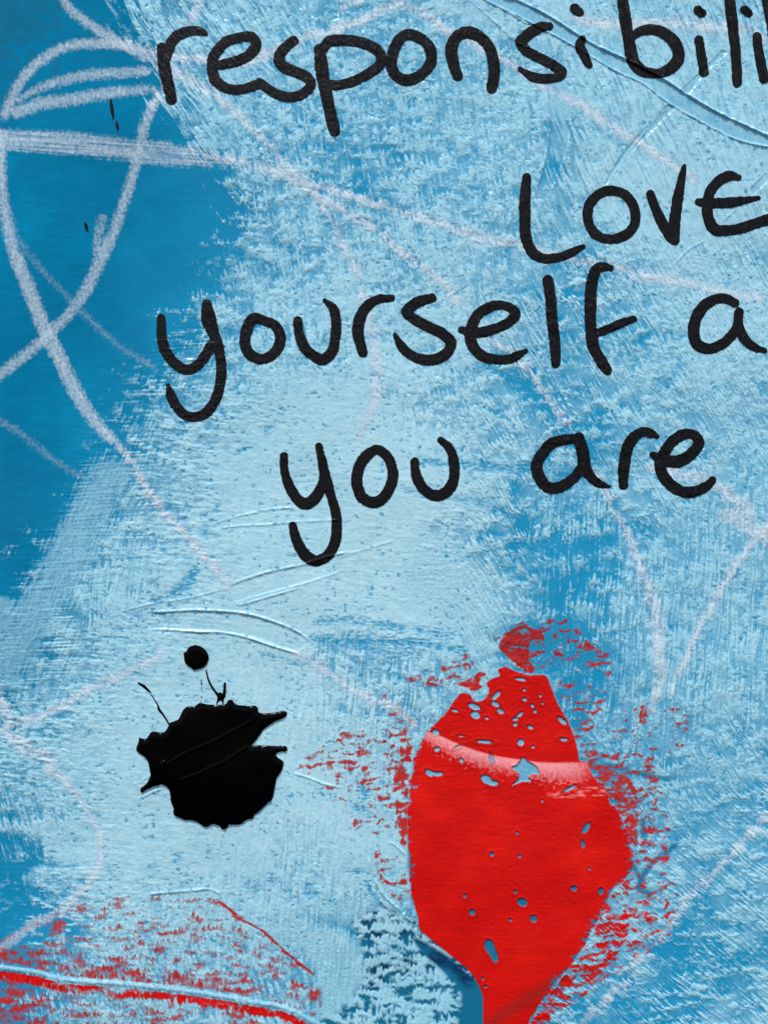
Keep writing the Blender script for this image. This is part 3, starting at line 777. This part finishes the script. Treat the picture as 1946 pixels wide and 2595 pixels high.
for spec, rad, st, pk, bl, lab in LINES:
    P = T(spec)
    if not np.isscalar(rad):
        rad = list(rad) + [rad[-1]] * (len(P) - len(rad)); rad = [q * 0.96 for q in rad[:len(P)]]
    arc = np.zeros((NY, NX))
    f = stroke(P, rad, 18.0, arc=arc)
    rr = np.mean(rad)
    prof = sstep(-11.0, 12.0, f + 4.0 * grain + 3.2 * sstep(0.1, 0.5, Lc) * tex)
    catch = 0.12 * stk + 0.60 * tex * sstep(0.1, 0.5, Lc) + 0.55 * hang + 0.25 * sstep(0.5, 0.9, cover) * sstep(0.1, 0.5, Lc)
    a = prof * (st - 0.05 + 0.46 * catch + 0.24 * sstep(0.15, 0.5, Lc)) * sstep(0, 0.03, arc) * sstep(0, 0.03, 1 - arc)
    a -= 0.22 * sstep(0.45, 0.0, cover) * sstep(0.3, 0.6, Lc)
    if 'broad brushed' in lab:
        a *= (0.45 + 0.75 * sstep(-0.5, 0.6, perlin(X / 170, (Y - 0.07 * X) / 4.5, 140) + 0.5 * perlin(X / 260, (Y - 0.07 * X) / 12, 141) + 0.25)) * (1 - 0.3 * arc)
    a = np.where(f < NEG / 2, 0, np.clip(a, 0, 1))
    NL += 1
    o = patch("chalk_line", a - 0.13, Hh + 0.3 + 0.02 * NL, M_CHALK, None,
              c1=(a, np.full_like(X, 0.16 * pk), np.full_like(X, bl)))
    if o: tag(o, lab, "painted line", "white and pale painted lines on the wall")

# ------------------------------------------------------------------ red shapes
pinkP = T("U 300,1130 400,1170 500,1200 700,1290 950,1370 1200,1412 1380,1432 1659,1432 V 1140,70 1140,205 1000,195 860,180 U 1180,1540 1000,1505 830,1465 600,1370 380,1250 330,1210")
fp = poly(pinkP, 30)
top_line = smooth(T("U 300,1130 400,1170 500,1200 700,1290 950,1370 1200,1412 1380,1432 1659,1432 V 1140,70"), step=4)
ytop = np.interp(X.ravel(), top_line[:, 0], top_line[:, 1]).reshape(X.shape)
bot_line = smooth(T("U 330,1210 380,1250 600,1370 830,1465 1000,1505 1180,1540 1400,1590 V 860,180 1000,195 1140,205"), step=4)
ybot = np.interp(X.ravel(), bot_line[:, 0], bot_line[:, 1]).reshape(X.shape)
wdt = np.maximum(ybot - ytop, 4)
tt = (Y - ytop) / wdt
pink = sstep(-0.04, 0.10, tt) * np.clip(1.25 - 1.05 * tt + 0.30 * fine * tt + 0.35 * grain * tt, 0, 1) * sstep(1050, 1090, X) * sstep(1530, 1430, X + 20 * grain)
pink2 = sstep(0.25, 0.9, 0.4 + 0.8 * perlin(X / 30, Y / 4.0, 150) + 0.3 * fine) * sstep(-3, 3, poly(T("V 900,270 1000,240 1240,225 1270,275 1100,292 960,290"), 10)) * 0.55
brown = np.zeros((NY, NX))
for sp, r, k in (("V 560,1660 650,1590 780,1510 900,1430 1000,1370", 14, 0.75), ("V 1290,1190 1360,1215 1430,1215", 7, 0.6), ("V 1060,1370 1160,1340", 7, 0.6),
                 ("I 10,890 90,840 200,790", 6, 0.8), ("I 50,930 120,870 180,800 240,770", 7, 0.6), ("U 945,1270 950,1340 945,1420", 3, 0.85)):
    brown = np.maximum(brown, k * (sstep(-26, 14, stroke(T(sp), 4, 30) + 7 * grain) if r > 5 else sstep(-3, 9, stroke(T(sp), r, 14) + 3 * grain)))
rim = 0.75 * np.exp(-((hk + 1.2) / 1.6) ** 2) * sstep(0, 6, fh)                       # narrow brown rims round the holes
brown = np.maximum(brown, rim)
hr = Hh + 0.15
Z0 = np.zeros_like(X)
soft = 0.10 + 1.15 * np.clip(redfl, 0, 3)
soft = np.minimum(soft, 0.92 + 0.3 * sstep(2200, 2330, Y) * sstep(1200, 1300, X))
red_root = empty_at("red_paint_patch", 1230, 2200)
tag(red_root, "large glossy red heart-like paint patch with a pink band across its top", "paint patch")
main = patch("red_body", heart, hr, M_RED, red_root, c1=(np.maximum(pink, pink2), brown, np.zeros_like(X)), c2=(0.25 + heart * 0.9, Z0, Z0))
f2 = np.minimum(redfl, np.where(hk > -1.5, -1.0, 9.0))
f2 = np.minimum(f2, -heart * 1.0)
left_half = X < 1135
mut = np.clip(0.8 - 0.30 * redfl - 0.6 * sstep(2200, 2330, Y) * sstep(1200, 1300, X), 0, 0.9)
o = patch("red_fleck", np.where(left_half & (Y > 1560), f2, -1), hr, M_RED, red_root, c1=(np.zeros_like(X), brown * 0.6, mut), c2=(soft, Z0, Z0)); o['kind'] = 'stuff'; o['label'] = "red flecks between the blue dabs on the left side"
o = patch("red_fleck", np.where(~left_half & (Y >= 1860) , f2, -1), hr, M_RED, red_root, c1=(np.zeros_like(X), brown, mut), c2=(soft, Z0, Z0)); o['kind'] = 'stuff'; o['label'] = "red flecks between the blue dabs on the lower right side"
o = patch("red_fleck", np.where((~left_half & (Y < 1860)) | (left_half & (Y <= 1560)), f2, -1), hr, M_RED, red_root, c1=(np.zeros_like(X), np.maximum(brown, 0.35 * sstep(1720, 1620, Y)), mut * 0.7), c2=(soft, Z0, Z0)); o['kind'] = 'stuff'; o['label'] = "brownish red flecks above the upper tip"
low = patch("red_paint_patch", np.maximum(redlow, spots), hr, M_RED, None, c1=(np.zeros_like(X), 0.25 * edge_line, np.clip(0.75 - 0.35 * redlow - 0.5 * sstep(8, 14, dy) * sstep(40, 26, dy), 0, 1)),
            c2=(0.12 + 0.95 * np.clip(redlow, 0, 3) + spots * 0, Z0, Z0))
tag(low, "lower left rounded red paint patch, mostly brushed over with blue, split by a blue bead", "paint patch")

# ------------------------------------------------------------------ the writing
dots = {}
WOB = 0.9 * perlin(X / 11, Y / 11, 160) + 0.5 * fine + 1.1 * perlin(X / 45, Y / 45, 161)
def return_dot(o, d, base, n):
    """the dot of an i, a sub-part of its letter"""
    if not d: return
    F = stroke(T(d[0]), [r * TILE for r in d[1]], 6.0)
    F = np.where(F > NEG / 2, F + WOB, -6.0)
    p = patch("dot", F, Hh + 0.92 + 0.35 * sstep(-0.5, 4.0, F) + base * 0.08 + 0.01 * n, M_MARK, None)
    p.parent = o
    off = np.array(o.parent.location)
    co = np.empty(len(p.data.vertices) * 3, np.float32); p.data.vertices.foreach_get("co", co)
    p.data.vertices.foreach_set("co", (co.reshape(-1, 3) - off).astype(np.float32).ravel())
def letters(root, items, base):
    for n, (name, lab, strokes) in enumerate(items):
        F = np.full((NY, NX), NEG)
        for spec, rad, *closed in strokes:
            P = T(spec)
            if np.isscalar(rad): rad = [rad] * len(P)
            if len(rad) < len(P): rad = list(np.interp(np.linspace(0, 1, len(P)), np.linspace(0, 1, len(rad)), rad))
            rad = [r * TILE * 0.94 for r in rad]
            stroke(P, rad, 6.0, closed=bool(closed), field=F)
        F = np.where(F > NEG / 2, F + WOB, -6.0)
        h = Hh + 0.92 + 0.35 * sstep(-0.5, 4.0, F) + base * 0.08 + 0.01 * n
        o = patch(name, F, h, M_MARK, root)
        if lab: o['label'] = lab
        return_dot(o, dots.get((root.name, n)), base, n)
w1 = empty_at("handwritten_word", 1150, 190)
tag(w1, "handwritten black word 'responsibili' along the top, cut off by the right edge", "handwriting", "black handwriting on the wall")
dots = {(w1.name, 7): ("C 497,52 522,72", [33, 28]), (w1.name, 9): ("C 1236,62 1258,80", [30, 28]), (w1.name, 11): ("C 1515,55 1540,78", [26, 26])}
letters(w1, [
 ("letter", "letter r", [("A 975,292 990,400 1010,500 1033,600", [36, 40, 38, 36]), ("A 1000,350 1030,262 1075,210 1150,186 1205,188 1235,202", [34, 36, 36, 33, 28, 18])]),
 ("letter", "letter e", [("A 1330,392 1420,370 1490,335 1538,275 1515,225 1440,226 1360,254 1300,315 1277,385 1282,450 1312,502 1370,535 1450,540 1520,518 1560,505", [32, 35, 36, 35, 33, 33, 34, 35, 36, 36, 36, 33, 32, 32, 30])]),
 ("letter", "letter s", [("B 340,245 290,290 254,345 275,395 340,428 410,460 447,500 425,542 370,575 310,584 240,565 180,528 140,495", [34, 36, 37, 36, 35, 35, 34, 34, 34, 34, 34, 32, 28])]),
 ("letter", "letter p", [("B 498,300 508,390 522,490 545,600 568,700 590,790", [38, 42, 42, 40, 38, 37]), ("B 510,310 548,255 610,243 700,247 790,275 850,312 868,362 840,408 765,458 680,497 600,512 545,508", [34, 36, 36, 36, 36, 36, 36, 35, 33, 32, 32, 30])]),
 ("letter", "letter o", [("B 1010,215 962,262 935,330 928,395 950,448 1000,482 1060,475 1125,432 1165,370 1162,300 1125,248 1070,218", [36, 36, 37, 36, 36, 36, 36, 36, 36, 36, 36, 36], 1)]),
 ("letter", "letter n", [("B 1326,458 1302,390 1288,312 1304,245 1348,204 1400,196 1458,222 1508,275 1538,350 1545,440 1530,528", [32, 38, 40, 38, 38, 40, 38, 37, 38, 38, 34])]),
 ("letter", "letter s", [("C 345,155 290,162 235,192 185,235 172,255 215,310 290,348 370,392 418,432 400,460 320,472 240,458 168,412", [28, 34, 36, 36, 34, 34, 34, 36, 32, 30, 32, 30, 15])]),
 ("letter", "letter i", [("C 545,232 526,268 548,325 582,392", [22, 32, 32, 24])]),
 ("letter", "letter b", [("C 780,-60 792,60 808,170 828,290 848,368 900,425 960,440 1010,440", [33, 36, 38, 40, 40, 38, 32, 28]), ("C 850,212 905,184 980,180 1058,215 1108,280 1116,350 1082,402 1020,438 960,445", [28, 32, 36, 38, 40, 40, 38, 32, 26])]),
 ("letter", "letter i", [("C 1240,240 1252,310 1270,432", [30, 32, 32])]),
 ("letter", "letter l", [("C 1418,-60 1438,100 1455,250 1467,380 1470,498", [38, 36, 34, 32, 32])]),
 ("letter", "letter i", [("C 1590,222 1605,350 1632,472", [30, 32, 34])]),
 ("letter", "last letter, cut off by the edge", [("C 1645,-80 1662,60 1680,180 1695,330 1720,470", [36, 36, 34, 34, 33])]),
], 0.9)
w2 = empty_at("handwritten_word", 1600, 540)
tag(w2, "black handwritten word 'LOVE' at right, between the long top word and 'yourself'", "handwriting", "black handwriting on the wall")
letters(w2, [
 ("letter", "letter L", [("C 208,1068 200,1180 196,1300 203,1420 240,1508 310,1552 400,1545 480,1515 548,1482", [32, 36, 36, 36, 36, 32, 30, 26, 15])]),
 ("letter", "letter O", [("C 715,1147 645,1165 590,1220 573,1295 595,1375 650,1425 725,1437 800,1412 850,1360 860,1290 835,1215 785,1165", [32] * 12, 1)]),
 ("letter", "letter V", [("C 948,1168 975,1240 1015,1330 1065,1415 1092,1442", [26, 32, 34, 36, 33]), ("C 1090,1430 1095,1330 1112,1200 1132,1090 1152,1000", [34, 38, 34, 28, 14])]),
 ("letter", "letter E", [("C 1475,1070 1420,1060 1355,1092 1310,1150 1290,1230 1295,1310 1335,1380 1400,1385 1480,1375 1560,1350 1640,1322 1740,1290", [22, 32, 34, 34, 36, 36, 36, 34, 34, 34, 34, 34]), ("C 1238,1216 1320,1222 1450,1216 1600,1190", [26, 34, 32, 14])]),
], 1.3)
w3 = empty_at("handwritten_word", 1010, 850)
tag(w3, "black handwritten word 'yourself' across the middle", "handwriting", "black handwriting on the wall")
letters(w3, [
 ("letter", "letter y", [("D 970,488 972,580 990,670 1040,748 1110,795 1170,782 1230,720 1268,650", [30, 33, 35, 34, 32, 34, 34, 34]), ("D 1243,405 1258,500 1286,590 1318,680 1332,800 1320,900 1290,990 1240,1055 1170,1082 1110,1068 1062,1020 1030,960 1012,895", [34, 48, 38, 34, 33, 33, 34, 34, 32, 32, 32, 32, 16])]),
 ("letter", "letter o", [("E 98,490 62,555 52,640 80,705 150,735 215,708 255,650 262,590 228,530 165,505", [36, 37, 36, 36, 34, 34, 36, 35, 33, 32], 1)]),
 ("letter", "letter u", [("E 367,505 377,590 412,670 470,720 522,738 572,690 590,620 597,520 578,430 530,385", [30, 33, 34, 34, 34, 35, 34, 34, 30, 17])]),
 ("letter", "letter r", [("E 757,695 736,620 728,560 742,480 782,415 845,375 900,370 930,368", [32, 34, 38, 38, 34, 30, 26, 22])]),
 ("letter", "letter s", [("E 1172,368 1100,386 1035,430 1020,455 1070,497 1150,540 1230,580 1282,630 1268,690 1210,730 1130,740 1050,712 990,660 952,590", [28, 34, 36, 34, 35, 36, 36, 36, 36, 36, 34, 32, 30, 14])]),
 ("letter", "letter e", [("E 1350,560 1440,577 1530,557 1620,520 1671,470 1645,430 1591,412 1531,418 1455,460 1412,530 1402,610 1432,680 1490,722 1570,738 1640,732 1690,708 1735,685", [24, 32, 33, 33, 33, 30, 30, 33, 34, 36, 36, 36, 34, 32, 32, 28, 16])]),
 ("letter", "letter l", [("F 335,260 350,370 364,520 378,640 382,760", [34, 36, 37, 36, 30])]),
 ("letter", "letter f", [("F 712,188 665,182 622,202 596,300 590,420 594,560 610,660 650,740 690,802", [20, 30, 34, 38, 38, 38, 38, 38, 32]), ("F 605,588 680,560 770,522 848,495", [24, 28, 28, 20])]),
], 1.8)
w4 = empty_at("handwritten_letter", 1840, 820)
tag(w4, "black handwritten letter 'a' alone at the right edge, after 'yourself'", "handwriting", "black handwriting on the wall")
letters(w4, [("letter", None, [("F 1455,398 1400,374 1340,376 1270,416 1222,490 1208,580 1235,650 1300,672 1370,650 1430,600 1468,540 1480,455", [28, 30, 34, 36, 38, 38, 38, 34, 34, 33, 32, 32]), ("F 1480,455 1478,540 1510,610 1570,662 1635,685", [30, 32, 32, 28, 16])])], 2.2)
w5 = empty_at("handwritten_word", 930, 1250)
tag(w5, "black handwritten word 'you' on the pale middle, left of 'are'", "handwriting", "black handwriting on the wall")
letters(w5, [
 ("letter", "letter y", [("E 283,1318 290,1420 322,1510 372,1582 420,1602 470,1570 515,1490 530,1420", [26, 30, 34, 36, 38, 37, 34, 32]), ("E 495,1258 512,1350 535,1450 568,1560 597,1660 600,1750 590,1830 552,1905 490,1945 430,1928 380,1870 348,1790 338,1735", [24, 30, 34, 32, 33, 33, 34, 35, 36, 36, 35, 31, 26])]),
 ("letter", "letter o", [("E 830,1280 770,1325 730,1400 722,1480 750,1560 812,1594 872,1574 918,1510 938,1430 922,1350 880,1298", [32, 36, 36, 36, 36, 36, 36, 36, 35, 33, 32], 1)]),
 ("letter", "letter u", [("E 1067,1352 1076,1430 1110,1500 1160,1543 1220,1552 1278,1510 1305,1440 1302,1350 1276,1272 1222,1222", [28, 32, 34, 35, 36, 36, 34, 33, 30, 22])]),
], 2.5)
w6 = empty_at("handwritten_word", 1575, 1180)
tag(w6, "black handwritten word 'are' at the right of 'you'", "handwriting", "black handwriting on the wall")
letters(w6, [
 ("letter", "letter a", [("F 515,1212 440,1218 355,1245 295,1312 268,1382 288,1450 335,1505 410,1503 490,1450 535,1390", [30, 34, 36, 37, 38, 38, 36, 36, 35, 33]), ("F 520,1205 545,1300 560,1390 600,1450 650,1485 708,1500", [34, 42, 38, 32, 26, 10])]),
 ("letter", "letter r", [("F 788,1488 790,1400 806,1290 840,1215 900,1174 950,1182 990,1198", [32, 37, 38, 35, 33, 30, 14])]),
 ("letter", "letter e", [("F 965,1308 1020,1338 1110,1350 1190,1310 1236,1242 1212,1190 1150,1186 1080,1230 1025,1310 1010,1390 1050,1470 1130,1525 1210,1530 1280,1500 1322,1462", [22, 36, 40, 38, 36, 33, 34, 36, 38, 38, 37, 36, 36, 32, 24])]),
], 2.9)

# ------------------------------------------------------------------ small black ticks on the dark blue
for spec, rad, lab in (("A 668,602 676,660 684,715", [3, 5, 2.2], "upper short black tick on the dark blue, the longest of the three"),
                       ("A 702,732 708,760 713,790", [2.2, 4, 1.5], "small black tick just below the longest one"),
                       ("A 513,1335 521,1365 531,1395", [2, 4.6, 1.5], "small lone black tick further down on the dark blue")):
    F = stroke(T(spec), rad, 6.0)
    F = np.where(F > NEG / 2, F + 0.4 * fine, -6.0)
    tag(patch("black_tick", F, Hh + 0.6 + 0.4 * sstep(0, 2, F), M_MARK), lab, "paint mark", "small black ticks")

# ------------------------------------------------------------------ glossy ink splash
root = empty_at("ink_splash", 540, 1930)
tag(root, "thick glossy black ink splash with jagged edges and two spikes pointing right", "ink splash")
BLOT = ("S 235,1360 215,1250 190,1205 120,1155 100,1125 125,1040 128,1012 165,1022 200,1020 235,968 265,952 310,962 365,960 400,920 425,870 480,850 510,825 "
        "545,755 590,715 660,712 705,680 760,692 850,700 950,692 975,658 1010,652 1050,695 1110,706 1190,712 1225,705 1262,735 1262,765 1300,782 1360,778 1430,772 1505,758 "
        "1537,775 1530,805 1490,832 1430,858 1370,895 1310,940 1270,1000 1225,1055 1200,1085 1260,1086 1420,1092 1520,1092 1540,1112 1530,1142 1475,1148 1435,1165 1440,1195 1500,1240 1500,1290 "
        "1478,1340 1440,1400 1425,1470 1412,1540 1395,1600 1350,1640 1290,1700 1225,1755 1210,1785 1150,1800 1095,1840 1040,1845 985,1845 955,1885 915,1885 890,1855 830,1840 "
        "765,1868 725,1850 680,1820 620,1800 570,1802 500,1775 455,1745 455,1690 430,1620 420,1530 395,1485 350,1460 300,1470 240,1490 190,1515 155,1540 138,1520 150,1490 195,1455 225,1400")
F = poly(T(BLOT), 26)
F = F + 0.5 * fine
prof = 4.0 * np.sqrt(np.clip(1 - (1 - np.clip(F / 13.0, 0, 1)) ** 2, 0, 1))
def gr(spec, amp, r):
    arc = np.zeros((NY, NX)); f = stroke(T(spec), 0.0, 5 * r, arc=arc)
    return amp * np.exp(-(f / r) ** 2) * (f > NEG / 2) * sstep(0, .1, arc) * sstep(0, .1, 1 - arc)
hi = 5.0 * perlin(X / 420, Y / 420, 120) + 1.2 * perlin(X / 120, Y / 120, 121) + prof + 3.4 + gr("S 330,1320 360,1300 470,1215 620,1135 760,1080 870,1030 980,968 1100,905 1230,830", 1.9, 1.9) \
     + gr("S 470,1440 560,1400 700,1350 800,1298 900,1258 1000,1205 1080,1150 1180,1085", 1.5, 1.9) + gr("S 345,1280 368,1252 385,1230", 4.6, 5.0) + gr("S 1260,800 1330,780", 0.8, 1.6) \
     + gr("S 985,1215 1000,1200 1016,1183", 2.2, 2.6) + 0.10 * perlin(X / 60, Y / 60, 170)
hi = np.maximum(hi, Hh + 0.7)
hi = np.where(F < 1.5, np.maximum(Hh + 0.7, Hh + 0.7 + (hi - Hh - 0.7) * np.clip(F / 1.5, 0, 1)), hi)
patch("blot", F, hi, M_INK, root)
for spec, rad in (("S 122,492 175,525 235,580", [9, 14, 8]), ("S 235,590 300,690 320,745 365,805 415,885", [5, 7, 13, 9, 8]),
                  ("S 722,482 722,540 727,600 712,675", [7, 3.5, 4, 3.5]), ("S 778,345 770,385 800,490 865,590 905,630 900,600 ", [3, 7, 10, 12, 26, 20]),
                  ("S 945,495 942,560 930,620 900,640", [11, 14, 18, 22]), ("S 885,640 868,690", [12, 6]), ("S 925,640 925,690", [12, 6])):
    f = stroke(T(spec), [r * 440 / 1659.0 for r in rad], 5.0)
    f = np.where(f > NEG / 2, f + 0.25 * fine, -5)
    patch("tendril", f, Hh + 0.6 + 1.6 * np.sqrt(np.clip(f / 3.0, 0, 1)), M_INK, root)
f = poly(T("S 660,128 720,145 765,180 792,235 780,290 750,335 715,355 690,358 655,368 625,345 580,315 560,275 555,225 555,200 580,190 600,150"), 26)
hd = np.maximum(5.0 * perlin(X / 420, Y / 420, 120) + 1.2 * perlin(X / 120, Y / 120, 121) + 3.0, Hh + 0.6)
drop = patch("ink_drop", f + 0.4 * fine, hd + 3.6 * np.sqrt(np.clip(1 - (1 - np.clip(f / 12.0, 0, 1)) ** 2, 0, 1)), M_INK)
tag(drop, "round glossy black drop of ink above the large splash", "ink drop")

# ------------------------------------------------------------------ the painted wall itself
pinkish = np.zeros((NY, NX))
bandtone = tone
coverw = np.where(INW, np.clip(cover, 0, 1), np.clip(Lc, 0, 1))
# blue seen in the holes of the red coat
hin = sstep(-6, 6, fh)
coverw = coverw * (1 - hin) + hin * 0.42 * sstep(2200, 1900, Y)
teal = np.maximum(teal, hin * 0.75 * sstep(1950, 2250, Y))
coverw = np.maximum(coverw, 0.72 * sstep(0.25, 0.6, beadk))
co = world_co(X.ravel(), Y.ravel(), Hh.ravel())
tris = grid_tris()
# back and sides so that the wall is a solid slab
N0 = len(co)
ring = np.concatenate([IDX[0, :-1], IDX[:-1, -1], IDX[-1, :0:-1], IDX[:0:-1, 0]])
back = co[ring].copy(); back[:, 1] = 0.12
m = len(ring); a = ring; b = np.roll(ring, -1); c = N0 + np.arange(m); d = N0 + (np.arange(m) + 1) % m
co2 = np.vstack([co, back, [[0, 0.12, 0]]])
tris = np.vstack([tris, np.column_stack([a, b, d]), np.column_stack([a, d, c]), np.column_stack([c, d, np.full(m, N0 + m)])])
def padv(q): return np.concatenate([q.ravel(), q.ravel()[ring], [0]])
me = make_mesh("wall", co2, tris, {"paint": np.column_stack([padv(coverw), padv(Pl), padv(bandtone)]),
                                   "paint_more": np.column_stack([padv(teal), padv(navy), padv(pinkish)])})
wall = link("wall", me, M_WALL)
wall['kind'] = 'structure'
wall['label'] = "wall painted deep blue with brushed light blue paint"
print("grid", NX, NY, "tris", sum(len(o.data.polygons) for o in scene.objects if o.type == 'MESH'))
